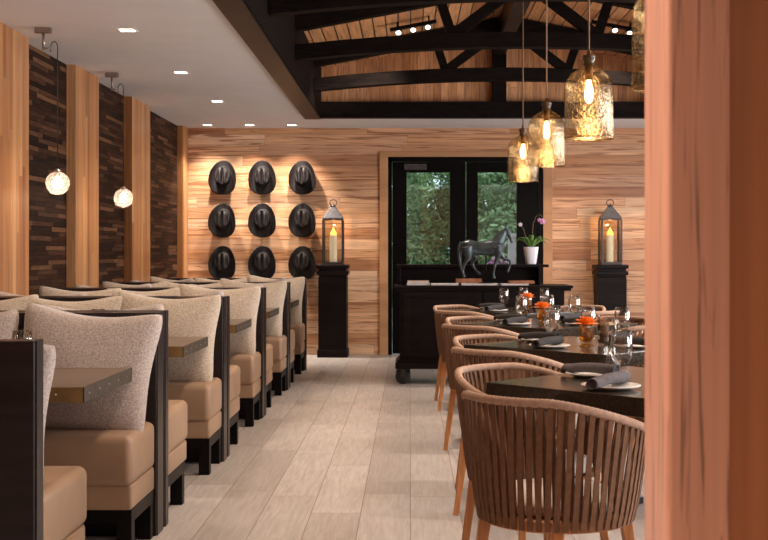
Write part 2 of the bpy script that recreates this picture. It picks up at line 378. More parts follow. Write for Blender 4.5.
# trusses
def truss(y, label):
    t = thing('roof_truss', label, 'truss', (RXC, y, Z), 0, 'black timber roof trusses')
    hw = (RX1-RX0)/2 - .012
    z0, z1, th = EYE+1.65-Z, EYE+1.76-Z, .13
    bm = B(); n = 10
    lo, hi = [], []
    xs = [-hw+2*hw*i/n for i in range(n+1)]
    for x in xs:
        zz = z0+(z1-z0)*(1-(x/hw)**2)
        lo.append(zz)
    for yy in (-.06, .06): pass
    rows = []
    for x, zz in zip(xs, lo):
        rows.append([bm.verts.new((x,-.06,zz)), bm.verts.new((x,.06,zz)), bm.verts.new((x,.06,zz+th)), bm.verts.new((x,-.06,zz+th))])
    for a, b_ in zip(rows, rows[1:]):
        for k in range(4): bm.faces.new((a[k], a[(k+1)%4], b_[(k+1)%4], b_[k]))
    bm.faces.new(rows[0]); bm.faces.new(rows[-1][::-1])
    link('bottom_chord', bm, M['darkbeam'], t, bevel=.006)
    for s in (-1, 1):
        bm = B(); bar(bm, (s*hw, 0, ZR0-Z-.085), (s*.07, 0, roofz(RXC)-Z-.095), .13, .11); link('rafter', bm, M['darkbeam'], t)
        bm = B(); bar(bm, (s*.62, 0, z1-Z*0+.10), (s*.1, 0, roofz(RXC)-Z-.17), .09, .08); link('web', bm, M['darkbeam'], t)
        bm = B(); bar(bm, (s*.62, 0, z1+.10), (s*.72, 0, roofz(RXC-.72)-Z-.12), .08, .075); link('web', bm, M['darkbeam'], t)
    return t
truss(8.31, 'nearest black timber roof truss, at the top edge of the picture')
truss(10.25, 'middle black timber roof truss in the ceiling recess')
truss(12.2, 'farthest black timber roof truss, in front of the cedar gable')

# track lights under the roof boards
def spot(loc, energy, size=1.6, blend=.8, col=(1.,.81,.64), aim=(0,0,-1), rad=.06, name='spot_lamp'):
    l = bpy.data.lights.new(name, 'SPOT'); l.energy = energy; l.spot_size = size; l.spot_blend = blend; l.color = col; l.shadow_soft_size = rad
    o = bpy.data.objects.new(name, l); C.objects.link(o); o.location = loc
    o.rotation_euler = Vector(aim).to_track_quat('-Z','Y').to_euler(); return o
def tilt(bm, k, s):
    bmesh.ops.rotate(bm, verts=bm.verts, cent=(k,0,k*SL*s-.01), matrix=Matrix.Rotation(math.radians(-42),3,'X'))
def track(x, y, s, label, e, aims):
    zc = roofz(x)-.065
    t = thing('track_light', label, 'track light', (x,y,zc), 0, 'track lights under the roof boards')
    bm = B(); bar(bm, (-.22,0,-.22*SL*s), (.22,0,.22*SL*s), .03, .05); link('track', bm, M['black'], t)
    for k in (-.15,.15):
        bm = B(); bar(bm, (k,0,k*SL*s), (k,0,k*SL*s+.065), .015, .015, Vector((0,1,.01))); link('hanger', bm, M['black'], t)
    for k in (-.14, 0, .14):
        bm = B(); lathe(bm, [(0,.0),(.028,.0),(.03,-.05),(.026,-.05),(.024,-.045)], 16, (k,0,k*SL*s-.01)); tilt(bm,k,s); h = link('lamp_head', bm, M['black'], t)
        bm = B(); lathe(bm, [(0,-.054),(.026,-.052)], 16, (k,0,k*SL*s-.01)); tilt(bm,k,s); link('lamp_lens', bm, M['smalllens'], h)
    for a in aims: spot((x,y,zc-.09), e, 1.3, .9, aim=a)
track(.03, 11.45, 1, 'black track with three lit spots on the aisle-side roof slope', 170, [(-.9,1.0,-1.2),(.4,-1.2,-2)])
track(1.95, 11.45, -1, 'black track with lit spots beside the amber bottle pendants', 170, [(.1,1.2,-1.2),(-.3,-1.4,-2)])

# left wall columns
for k, (a, b_) in enumerate(((6.4,8.33),(9.5,10.2),(11.42,12.22),(14.02,14.3),(-1.6,2.4),(4.0,4.9))):
    bm = B(); box(bm, XL, XL+.075, a, b_, 0, Z); struct('trim_%d' % (8+k), bm, M['column'], 'vertical hickory strip column on the dark wall', bevel=.002)

# ------------------------------------------------------------------ doors
def door(n, x0, x1, gx0, gx1, hinge):
    d = thing('door_%d' % n, 'black double door leaf, %s one' % hinge, 'door', ((x0+x1)/2, YB+.05, 0), 0, None, 'structure')
    c = (x0+x1)/2
    bm = B(); gz0, gz1 = .55, 2.175
    box(bm, x0-c, gx0-c, -.03, .03, .01, DZ-.06); box(bm, gx1-c, x1-c, -.03, .03, .01, DZ-.06)
    box(bm, gx0-c, gx1-c, -.03, .03, .01, gz0); box(bm, gx0-c, gx1-c, -.03, .03, gz1, DZ-.06)
    link('door_panel', bm, M['doorblack'], d, bevel=.004)
    bm = B(); box(bm, gx0-c, gx1-c, -.004, .004, gz0, gz1); link('glass_pane', bm, M['pane'], d)
    bm = B(); hx = (x1-.06 if hinge == 'left-hand' else x0+.06)-c
    bar(bm, (hx,-.07,.9), (hx,-.07,1.25), .02, .02); bar(bm, (hx,-.07,.95), (hx,-.03,.95), .015, .015, Vector((0,0,1))); bar(bm, (hx,-.07,1.2), (hx,-.03,1.2), .015, .015, Vector((0,0,1)))
    link('pull_handle', bm, M['iron'], d)
    return d
k_ = YB/1200
dl = door(1, -.21, .665, (406.6-410)*k_, (450-410)*k_, 'left-hand')
bm = B(); box(bm, -.30, -.03, -.10, -.03, 2.20, 2.27); link('door_closer', bm, M['iron'], dl, bevel=.006)
door(2, .672, 1.53, (478-410)*k_, (517-410)*k_, 'right-hand')
bm = B(); box(bm, DX0, -.215, YB-.01, YB+.12, 0, DZ); box(bm, 1.535, DX1, YB-.01, YB+.12, 0, DZ); box(bm, DX0, DX1, YB-.01, YB+.12, DZ-.055, DZ)
struct('door_frame', bm, M['doorblack'], 'black frame around the double door')
bm = B(); box(bm, DX0-.10, DX0, YB-.03, YB, 0, DZ+.065); box(bm, DX1, DX1+.11, YB-.03, YB, 0, DZ+.065); box(bm, DX0, DX1, YB-.03, YB, DZ, DZ+.065)
struct('trim_20', bm, M['casing'], 'maple casing around the double door', bevel=.003)

# ------------------------------------------------------------------ outdoors beyond the glass
bm = B(); box(bm, -14, 16, YB+.12, 34, -.12, -.02); struct('ground', bm, M['ground'], 'ground outside the glass doors')
def tree(x, y, h, r, mat, label, seed, n=15000):
    rd = random.Random(seed); t = thing('leafy_tree', label, 'tree', (x,y,-.02), 0, 'trees outside the doors')
    bm = B(); tube(bm, [(0,0,0),(.05,.03,h*.35),(0,0,h*.8)], [.12,.09,.03], 8)
    for k in range(7):
        a = rd.uniform(0,6.28); z = h*rd.uniform(.2,.6); tube(bm, [(0,0,z),(math.cos(a)*r*.6, math.sin(a)*r*.6, z+h*.2)], [.04,.012], 6)
    link('trunk', bm, M['bark'], t)
    bm = B()
    clumps = [(rd.gauss(0,r*.45), rd.gauss(0,r*.4), h*rd.uniform(.12,.98), rd.uniform(.25,.5)) for _ in range(60)]
    for k in range(n):
        c = rd.choice(clumps); d = Vector((rd.gauss(0,1),rd.gauss(0,1),rd.gauss(0,1))).normalized()*c[3]*rd.uniform(.5,1)
        p = Vector(c[:3])+d
        if p.z < .05: continue
        a = Vector((rd.gauss(0,1),rd.gauss(0,1),rd.gauss(0,1))).normalized(); b_ = a.orthogonal().normalized(); s = rd.uniform(.02,.045)
        bm.faces.new([bm.verts.new(p+a*s*1.4), bm.verts.new(p+b_*s*.6), bm.verts.new(p-a*s*1.4), bm.verts.new(p-b_*s*.6)])
    link('foliage', bm, mat, t, recalc=False)
tree(-.4, 18.0, 3.5, 1.0, M['tree1'], 'mid-green tree seen through the left door glass', 1)
tree(.75, 19.4, 3.9, 1.2, M['tree2'], 'dark green tree behind the others, between the door panes', 2)
tree(1.55, 17.6, 3.2, .9, M['tree3'], 'pale green tree seen through the glass above the horse statue', 3)
tree(2.9, 20.0, 4.0, 1.3, M['tree1'], 'mid-green tree at the right of the door view', 4)
tree(-1.9, 20.5, 4.2, 1.4, M['tree2'], 'dark tree at the left of the door view', 5)
tree(.2, 24.0, 4.6, 2.0, M['tree1'], 'tall green tree at the back of the door view, farthest from the glass', 6, 16000)
tree(2.2, 31.0, 5.0, 2.2, M['tree3'], 'pale tall tree farthest back behind the right door glass', 7, 16000)
bm = B(); box(bm, -.045, .045, -.045, .045, 0, 1.46); box(bm, -.055,.055,-.055,.055,1.44,1.49)
o = link('garden_post', bm, M['postwhite'], bevel=.004); o.location = (1.35, 15.9, -.02); tag(o, 'pale garden post seen through the glass beneath the horse head', 'post')
t = thing('flowering_plant', 'pink flowering plant beside the pale post outside', 'plant', (1.12, 15.6, -.02))
bm = B(); rd = random.Random(9)
for k in range(16): tube(bm, [(0,0,0),(rd.gauss(0,.03),rd.gauss(0,.05),.6),(rd.gauss(0,.05),rd.gauss(0,.05),1.05)], .006, 5)
link('stems', bm, M['leaf'], t)
bm = B()
for k in range(60):
    p = Matrix.Translation((rd.gauss(0,.05),rd.gauss(0,.05),rd.uniform(.95,1.38))); bmesh.ops.create_icosphere(bm, subdivisions=1, radius=rd.uniform(.015,.03), matrix=p)
link('blossoms', bm, M['petalpink'], t, smooth=True)

# ------------------------------------------------------------------ recessed downlights
def downlight(x, y, label, e, size, blend, first=[None], r=.05, **k):
    if first[0] is None:
        t = thing('recessed_downlight', label, 'downlight', (x,y,Z), 0, 'square recessed ceiling downlights')
        bm = B()
        for a in ((-.062,.062,-.062,-.048),(-.062,.062,.048,.062),(-.062,-.048,-.048,.048),(.048,.062,-.048,.048)): box(bm, *a, -.006, .0)
        link('trim_ring', bm, M['trim'], t)
        bm = B(); box(bm, -.048,.048,-.048,.048,-.004,0); link('lamp_lens', bm, M['lens'], t)
        first[0] = t
    else: t = dup(first[0], (x,y,Z), 0, label)
    if e: spot((x,y,Z-.02), e, size, blend, rad=r, **k)
E_DL, E_WW = 75, 150
for k, (y, w) in enumerate(((8.02,'nearest of the three downlights between the booths and the recess'),(9.89,'middle one of the three downlights between the booths and the recess'),(11.76,'farthest of the three downlights between the booths and the recess'))):
    downlight(-1.89, y, 'square ceiling downlight, '+w, E_DL, 1.75, 1.0)
for x, w in ((-2.35,'leftmost of the three washing the hat wall'),(-1.86,'middle one of the three washing the hat wall'),(-1.37,'rightmost of the three washing the hat wall')):
    downlight(x, 13.92, 'square downlight at the back wall, '+w, E_WW, 1.6, 1.0, r=.03, aim=(0,.16,-1), col=(1,.87,.74))
for y in (6.15, 4.3, 2.4): spot((-1.89,y,Z-.02), E_DL*(.9 if y > 5 else .5), 1.75, 1.0)

# ------------------------------------------------------------------ booth benches
XA = -1.085
def rounded_slab(bm, x0,x1,y0,y1,z0,z1, r=.03, n=5):
    v = box(bm, x0,x1,y0,y1,z0,z1); es = {e for q in v for e in q.link_edges}
    bmesh.ops.bevel(bm, geom=list(es), offset=r, segments=n, profile=.5, affect='EDGES')
def bench(y, f, thick, label):
    """y: plane of the back panel's seat side; f=-1 seat toward camera, +1 away"""
    t = thing('booth_bench', label, 'bench', (XA, y, 0), 0, 'tan upholstered booth benches')
    W = XA-XL-.085-.0; x0 = -W; sd = .415 if f < 0 else .45; ov = .025 if f < 0 else .06
    def yb(a, b_): return (min(f*a,f*b_), max(f*a,f*b_))
    bm = B(); box(bm, x0, .006, *yb(0, -thick), 0, .95); link('back_panel', bm, M['espresso'], t, bevel=.004)
    bm = B(); box(bm, .006, .010, *yb(-.012, -thick+.012), .0, .95); link('edge_strip', bm, M['espresso'], t)
    bm = B(); rounded_slab(bm, x0, .004, *yb(.002, sd+ov), .293, .492, .032); link('seat_cushion', bm, M['leather'], t, smooth=True)
    bm = B(); rounded_slab(bm, x0, .0, *yb(.002, sd+ov-.02), .198, .300, .014, 3); link('seat_base', bm, M['leather'], t, smooth=True)
    bm = B(); box(bm, x0, -.003, *yb(sd-.05, sd-.004), .148, .2); box(bm, -.05, -.003, *yb(.003, sd-.05), .148, .2); box(bm, x0, x0+.047, *yb(.003, sd-.05), .148, .2)
    link('seat_frame', bm, M['black'], t, bevel=.002)
    for lx in (-.062, x0+.002, ):
        for la in (sd-.064, .003): 
            bm = B(); box(bm, lx, lx+.058, *yb(la, la+.058), 0, .15); link('leg', bm, M['black'], t, bevel=.002)
    return t
PY = [3.53+1.82*k for k in range(6)]
ORD = ['nearest','second nearest','third nearest','fourth nearest','farthest']
TA, TB = .14, .085
benches = {}
p0 = None
for k in range(5):
    l = 'tan booth bench facing away from the camera, %s of its kind' % ORD[k]
    if k == 0: pa = bench(PY[0], 1, TB, l)
    else: dup(pa, (XA, PY[k], 0), 0, l)
for k in range(1, 6):
    l = 'tan booth bench facing the camera, %s of its kind' % ORD[k-1]
    yy = PY[k]-.25
    if k == 1: pf = bench(yy, -1, TA, l)
    else: dup(pf, (XA, yy, 0), 0, l)

# booth tables
def goblet_bm():
    bm = B()
    lathe(bm, [(0,0),(.034,0),(.036,.003),(.030,.006),(.010,.011),(.0065,.017),(.0065,.028),(.011,.034),(.024,.045),(.035,.064),(.041,.09),(.0415,.11),(.039,.14),(.035,.17),
               (.0338,.17),(.0378,.14),(.0400,.11),(.0395,.09),(.033,.066),(.022,.049),(.009,.040),(0,.038)], 28)
    return bm
gob = link('water_goblet', goblet_bm(), M['glass'], recalc=True)
gob_used = [False]
def goblet(x, y, z, label, group):
    if not gob_used[0]: o = gob; gob_used[0] = True
    else: o = gob.copy(); C.objects.link(o)
    o.location = (x,y,z); tag(o, label, 'glass', group); return o
def booth_table(y0, label):
    t = thing('booth_table', label, 'table', (-1.126, y0, 0), 0, 'booth tables along the wall')
    x0 = XL+.08+1.126
    bm = B(); box(bm, x0, -.006, .008, .812, .688, .74); link('table_top', bm, M['boothtop'], t, bevel=.002)
    bm = B(); box(bm, x0, -.006, 0, .008, .686, .7395); link('brass_edge', bm, M['brass'], t, bevel=.001)
    bm = B(); box(bm, x0, -.006, .812, .82, .686, .7395); link('brass_edge', bm, M['brass'], t, bevel=.001)
    bm = B(); box(bm, -.006, 0, 0, .82, .686, .7395); e = link('end_plate', bm, M['endplate'], t, bevel=.001)
    for k in range(6):
        bm = B(); bmesh.ops.create_uvsphere(bm, u_segments=10, v_segments=6, radius=.004, matrix=Matrix.Translation((.0, .06+k*.14, .713))); link('rivet', bm, M['nickel'], e, smooth=True)
    for k in range(3):
        bm = B(); bmesh.ops.create_uvsphere(bm, u_segments=10, v_segments=6, radius=.005, matrix=Matrix.Translation((-.10-k*.4, 0, .713))); link('rivet', bm, M['nickel'], t, smooth=True)
    bm = B(); box(bm, -1.0,-.92,.35,.43,.03,.688); box(bm,-1.2,-.72,.32,.46,0,.03); box(bm,-1.03,-.89,.15,.63,0,.03); link('pedestal', bm, M['black'], t, bevel=.003)
    return t
for k in range(5):
    l = 'brown booth table with brass edge, %s along the wall' % ORD[k]
    if k == 0: bt = booth_table(PY[0]+.62, l)
    else: dup(bt, (-1.126, PY[k]+.62, 0), 0, l)
    for j, (gx, gy, w) in enumerate(((-1.47, 1.02, 'nearer the aisle'), (-1.64, .96, 'nearer the wall'))):
        goblet(gx, PY[k]+gy, .7403, 'clear goblet on the %s booth table, the one %s' % (ORD[k], w), 'goblets on the booth tables')

# pillows
def pillow_mesh(w, h, t, seed):
    rd = random.Random(seed); ph = [rd.uniform(0,6.28) for _ in range(4)]
    bm = B(); n = 22; G = {}
    for s in (1, -1):
        for i in range(n+1):
            for j in range(n+1):
                u, v = -1+2*i/n, -1+2*j/n
                edge = i in (0,n) or j in (0,n)
                if edge and s == -1: G[s,i,j] = G[1,i,j]; continue
                pu = (1-.10*(1-v*v)**1.2)*(1+.030*v); pv = 1-(.20 if v > 0 else .07)*(1-u*u)**1.1
                x = u*w/2*pu; z = v*h/2*pv
                rr = (abs(u)**6+abs(v)**6)          # round the corners a little
                if rr > 1: k = rr**(-1/6*.8); x *= k; z *= k
                th = t/2*((1-u**2)**.34)*((1-v**2)**.34)
                th *= 1+.08*math.sin(3*u+ph[0])*math.cos(2.5*v+ph[1])
                if not edge: th = max(th, .02)
                G[s,i,j] = bm.verts.new((x, s*th, z))
    for s in (1,-1):
        for i in range(n):
            for j in range(n):
                q = (G[s,i,j],G[s,i+1,j],G[s,i+1,j+1],G[s,i,j+1])
                f = bm.faces.new(q if s == -1 else q[::-1]); f.smooth = True
    return bm
pm = [link('throw_pillow', pillow_mesh(.615,.57,.19,1), M['pillow']), link('throw_pillow', pillow_mesh(.60,.56,.18,5), M['pillow2'])]
pcount = [0,0]
def pillow(v, x, y, z, rot, label):
    o = pm[v] if pcount[v] == 0 else pm[v].copy()
    if pcount[v]: C.objects.link(o)
    pcount[v] += 1
    o.location = (x,y,z); o.rotation_euler = tuple(math.radians(a) for a in rot)
    tag(o, label, 'pillow', 'throw pillows on the booth benches')
rd = random.Random(4)
SLOT = ['closest to the aisle','in the middle of the bench','closest to the wall']
for k in range(1, 6):
    yb_ = PY[k]-.25
    for j, x in enumerate((-1.335 if k == 1 else -1.375, -1.90, -2.38)):
        v = 1 if (k == 1) else 0
        pillow(v, x+rd.uniform(-.02,.02)*(j>0), yb_-.165, .492+.232+(.0 if j == 0 else -.015), (-14, ((5 if k == 1 else 2) if j == 0 else rd.uniform(-3,3)), rd.uniform(-3,3)),
               'beige throw pillow on the %s camera-facing bench, %s' % (ORD[k-1], SLOT[j]))
for k in range(5):
    for j, x in enumerate((-1.40, -2.25)):
        dz = -.012 if k == 0 else .0
        pillow(1, x+(.012 if k == 0 and j == 0 else 0), PY[k]+.155, .492+.228+dz, (11, 7 if k == 0 and j == 0 else rd.uniform(-3,3), rd.uniform(-4,4)),
               'grey-beige pillow behind the back of the %s away-facing bench, %s' % (ORD[k], SLOT[0] if j == 0 else SLOT[2]))

# ------------------------------------------------------------------ dining tables and chairs
TY = [4.21, 5.97, 7.80, 9.60]; TX = .875; HS = .43
def dining_table(y, label):
    t = thing('dining_table', label, 'table', (TX, y, 0), PI/4, 'square black dining tables')
    bm = B(); box(bm, -HS, HS, -HS, HS, .688, .75); link('table_top', bm, M['tabletop'], t, bevel=.003)
    bm = B(); lathe(bm, [(0,.012),(.03,.012),(.035,.02),(.035,.66),(.12,.686),(0,.686)], 20); link('pedestal', bm, M['black'], t)
    bm = B()
    for a in range(4): 
        d = Vector((math.cos(a*PI/2), math.sin(a*PI/2), 0)); bar(bm, (0,0,.018), d*.32+Vector((0,0,.018)), .06, .03, Vector((0,0,1)))
    link('cross_foot', bm, M['black'], t, bevel=.003)
    return t
ORD4 = ['nearest','second nearest','third nearest','farthest']
dt = dining_table(TY[0], 'black square dining table set cornerwise, nearest one')
for k in range(1, 4): dup(dt, (TX, TY[k], 0), PI/4, 'black square dining table set cornerwise, %s one' % ORD4[k])

AEND = math.radians(136)
def rim_h(a):
    a = abs(a); t = min(1, max(0, (a-.6)/(AEND-.6))); t = t*t*(3-2*t)*.55 + t*.45
    return .763-.118*t
RT, RB, ZS = .283, .240, .405
def cpt(a, r, z): return Vector((math.sin(a)*r, -math.cos(a)*r, z))
def chair(label):
    t = thing('rope_dining_chair', label, 'chair', (0,0,0), 0, 'rope-backed dining chairs')
    # rim: from front-left foot on the seat ring, up over the back, down again
    path = []; n = 90
    for i in range(8):
        s = i/8; path.append(cpt(-AEND-.06*math.sin(s*PI/2)*1.0, RB+(RT-RB)*s, ZS+(rim_h(AEND)-.03-ZS)*s))
    for i in range(n+1):
        a = -AEND+2*AEND*i/n; path.append(cpt(a, RT, rim_h(a)))
    for i in range(8):
        s = 1-(i+1)/8; path.append(cpt(AEND+.06*math.sin(s*PI/2), RB+(RT-RB)*s, ZS+(rim_h(AEND)-.03-ZS)*s))
    # resample for the wrapped rope look
    fine = []
    for p, q in zip(path, path[1:]):
        m = max(1, int((q-p).length/.006))
        for k in range(m): fine.append(p.lerp(q, k/m))
    fine.append(path[-1])
    bm = B(); tube(bm, fine, [.0138*(1+.06*(1 if i % 2 else -1)) for i in range(len(fine))], 8); link('rope_rim', bm, M['rope'], t)
    bm = B(); NS = 44
    for layer in (0, 1):
        for k in range(NS-layer):
            a0 = -AEND+.05+(2*AEND-.1)*(k+.5*layer)/(NS-1)
            lean = (.045 if layer == 0 else -.045)
            rows = []; m = 6; hw = .0088 if layer == 0 else .0078
            for i in range(m+1):
                s = i/m; a = a0+lean*(s-.5)
                R = RB+(RT-RB)*s**.75+ (.007 if layer == 0 else -.018*math.sin(PI*min(1,max(0,s)))-.003)
                z = ZS-.027+(rim_h(a)-ZS+.020)*s
                da = hw/R
                th = .004
                rows.append([bm.verts.new(cpt(a-da,R,z)), bm.verts.new(cpt(a+da,R,z)), bm.verts.new(cpt(a+da,R-th,z)), bm.verts.new(cpt(a-da,R-th,z))])
            for r0, r1 in zip(rows, rows[1:]):
                for q in range(4): bm.faces.new((r0[q], r0[(q+1)%4], r1[(q+1)%4], r1[q]))
    link('strap_back', bm, M['strap'], t)
    bm = B(); lathe(bm, [(RB-.035,.375),(RB-.004,.372),(RB+.001,.378),(RB+.001,.402),(RB-.004,.408),(RB-.035,.408),(RB-.035,.375)], 48); link('seat_ring', bm, M['teak'], t)
    bm = B(); lathe(bm, [(0,.388),(RB-.034,.388)], 40); lathe(bm, [(0,.398),(RB-.034,.398)], 40)
    for f in bm.faces: f.smooth = False
    link('seat_deck', bm, M['strap'], t)
    bm = B(); R2 = RB-.03; lathe(bm, [(0,.409),(R2-.02,.409),(R2-.003,.417),(R2,.43),(R2-.004,.447),(R2-.025,.46),(R2-.08,.466),(0,.468)], 40); link('seat_cushion', bm, M['cushion'], t)
    for a in (40, 140, 220, 320):
        a = math.radians(a); bm = B(); p = cpt(a, RB-.02, .40); q = cpt(a, RB+.035, 0)
        # tapered leg
        d = cpt(a, 1, 0); s = Vector((-d.y, d.x, 0)); vs = []
        for c, w in ((q, .012), (p, .019)):
            for u_, v_ in ((-1,-1),(1,-1),(1,1),(-1,1)): vs.append(bm.verts.new(c+d*(u_*w)+s*(v_*w)))
        for f in ((3,2,1,0),(4,5,6,7),(0,1,5,4),(1,2,6,5),(2,3,7,6),(3,0,4,7)): bm.faces.new([vs[i] for i in f])
        link('leg', bm, M['teak'], t, bevel=.004)
    return t
proto = None; CD = .61
for k in range(4):
    for nm, sx, sy in (('near aisle-side',-1,-1),('far aisle-side',-1,1),('near window-side',1,-1),('far window-side',1,1)):
        if k == 0 and sx > 0: continue
        x, y = TX+sx*.425, TY[k]+(-.43 if sy < 0 else .205)
        x += ((.008,.035,.04,.045)[k] if sy < 0 else (.010,.065,.08,.035)[k]) if sx < 0 else 0
        y -= (0,.06,.03,0)[k] if sy > 0 else 0
        rz = math.atan2(-sy, -sx)-PI/2      # chair faces +Y locally
        l = 'brown rope-back chair at the %s black table, %s corner seat' % (ORD4[k], nm)
        if proto is None: proto = chair(l); proto.location = (x,y,0); proto.rotation_euler = (0,0,rz)
        else: dup(proto, (x,y,0), rz, l)

# table settings
def plate_bm():
    bm = B(); lathe(bm, [(0,.003),(.055,.003),(.058,0),(.062,.0),(.098,.011),(.100,.014),(.097,.0155),(.062,.006),(0,.006)], 40); return bm
pl = link('side_plate', plate_bm(), M['plate'])
def napkin_bm():
    bm = B(); n, m = 30, 40; L2 = .110; rows = []
    for i in range(n+1):
        s = -1+2*i/n; row = []
        for j in range(m):
            a = 2*PI*j/m
            r = .022*(1+.10*s)*(1+.05*math.cos(2*a+s*2.2))
            fold = math.exp(-((math.sin((a-1.2-s*.9)/2))/.07)**2)*-.0035
            row.append(bm.verts.new((s*L2+.006*math.sin(a), (r*1.15+fold)*math.cos(a), (r*.86+fold)*math.sin(a)+.003*math.cos(3*s))))
        rows.append(row)
    for a, b_ in zip(rows, rows[1:]):
        for j in range(m):
            f = bm.faces.new((a[j], a[(j+1)%m], b_[(j+1)%m], b_[j])); f.smooth = True
    # spiral-folded ends
    for row, sg in ((rows[0], 1), (rows[-1], -1)):
        c = sum((v.co for v in row), Vector())/m; prev = row
        for q, (sc, dp) in enumerate(((.82,.0),(.70,.012),(.55,.012),(.42,.001),(.30,.012))):
            nw = [bm.verts.new(c+(v.co-c)*sc+Vector((sg*dp,0,0))) for v in row]
            for j in range(m):
                f = bm.faces.new((prev[j], prev[(j+1)%m], nw[(j+1)%m], nw[j])); f.smooth = True
            prev = nw
        bm.faces.new(prev)
    return bm
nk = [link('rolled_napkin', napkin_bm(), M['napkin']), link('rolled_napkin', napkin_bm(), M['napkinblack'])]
used = {'p':0, 'n0':0, 'n1':0}
def place(o, key, loc, rot, label, cat, group):
    c = o if used[key] == 0 else o.copy()
    if used[key]: C.objects.link(c)
    used[key] += 1; c.location = loc; c.rotation_euler = rot; tag(c, label, cat, group)
for k in range(4):
    for nm, dx, dy, ang in (('near aisle-side',-.205,-.205,PI/4),('far aisle-side',-.205,.195,-PI/4),('near window-side',.205,-.205,3*PI/4-PI),('far window-side',.205,.205,PI/4)):
        if k == 0 and dx > 0: continue
        x, y = TX+dx, TY[k]+dy
        place(pl, 'p', (x,y,.7503), (0,0,0), 'white side plate at the %s place of the %s black table' % (nm, ORD4[k]), 'plate', 'plates on the black tables')
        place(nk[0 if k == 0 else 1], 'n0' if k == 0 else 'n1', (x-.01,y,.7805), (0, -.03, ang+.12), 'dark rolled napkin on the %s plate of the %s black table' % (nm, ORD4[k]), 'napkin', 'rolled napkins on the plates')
for k in range(4):
    offs = [((-.095,-.135,-.125,-.10)[k],(.215,.30,.30,.30)[k],'near the aisle corner')] + ([] if k == 0 else [(.075,.46,'behind the flower'),(.235,.33,'next to the shaker')])
    for dx, dy, w in offs:
        goblet(TX+dx, TY[k]+dy*(.95 if k else 1), .7503, 'clear water goblet on the %s black table, %s' % (ORD4[k], w), 'goblets on the black tables')

# orange flower in amber glass, and shaker jar
def flower(label):
    t = thing('flower_vase', label, 'vase', (0,0,0), 0, 'orange flower vases on the black tables')
    bm = B(); lathe(bm, [(0,0),(.036,0),(.038,.004),(.014,.012),(.012,.018),(.030,.028),(.037,.045),(.038,.09),(.036,.098),(.034,.098),(.0355,.09),(.0345,.047),(.027,.033),(0,.026)], 16)
    for f in bm.faces: f.smooth = False
    link('amber_cup', bm, M['amber'], t)
    bm = B(); rd = random.Random(3)
    for ring, (n, el, ln) in enumerate(((13,.05,.066),(12,.40,.060),(10,.80,.050),(7,1.2,.040))):
        for i in range(n):
            ln *= 1.0; a = 2*PI*i/n+ring*.3+rd.uniform(-.1,.1); d = Vector((math.cos(a)*math.cos(el), math.sin(a)*math.cos(el), math.sin(el)))
            s = Vector((-math.sin(a), math.cos(a), 0)); up = d.cross(s)*-1; base = Vector((0,0,.104)); W_ = .016
            P = [base+d*ln*f_+s*(w_*W_)+up*c_ for f_, w_, c_ in ((.1,-.3,0),(.1,.3,0),(.55,-.95,.003),(.55,.95,.003),(.9,-.8,-.002),(.9,.8,-.002),(1.02,0,-.004))]
            v = [bm.verts.new(p) for p in P]
            for f in ((0,1,3,2),(2,3,5,4),(4,5,6)): bm.faces.new([v[q] for q in f])
    bmesh.ops.create_icosphere(bm, subdivisions=2, radius=.022, matrix=Matrix.Translation((0,0,.112)))
    link('blossom', bm, M['orange'], t, smooth=True, recalc=False)
    return t
fv = None
for k in range(1, 4):
    l = 'amber glass cup holding an orange blossom on the %s black table' % ORD4[k]
    loc = (TX-.012*k+(.09 if k == 3 else 0), TY[k]-.10, .7503)
    if fv is None: fv = flower(l); fv.location = loc
    else: dup(fv, loc, .7*k, l)
t = thing('pepper_jar', 'clear glass jar of brown contents beside the orange blossom, second nearest table', 'jar', (TX+.08, TY[1]-.04, .7503))
bm = B(); lathe(bm, [(0,0),(.028,0),(.029,.003),(.029,.140),(.027,.140),(.027,.012),(0,.012)], 8)
for f in bm.faces: f.smooth = False
link('glass_body', bm, M['glass'], t)
bm = B(); lathe(bm, [(0,.0125),(.0262,.0125),(.0262,.098),(0,.100)], 8); link('contents', bm, M['shakercontents'], t)

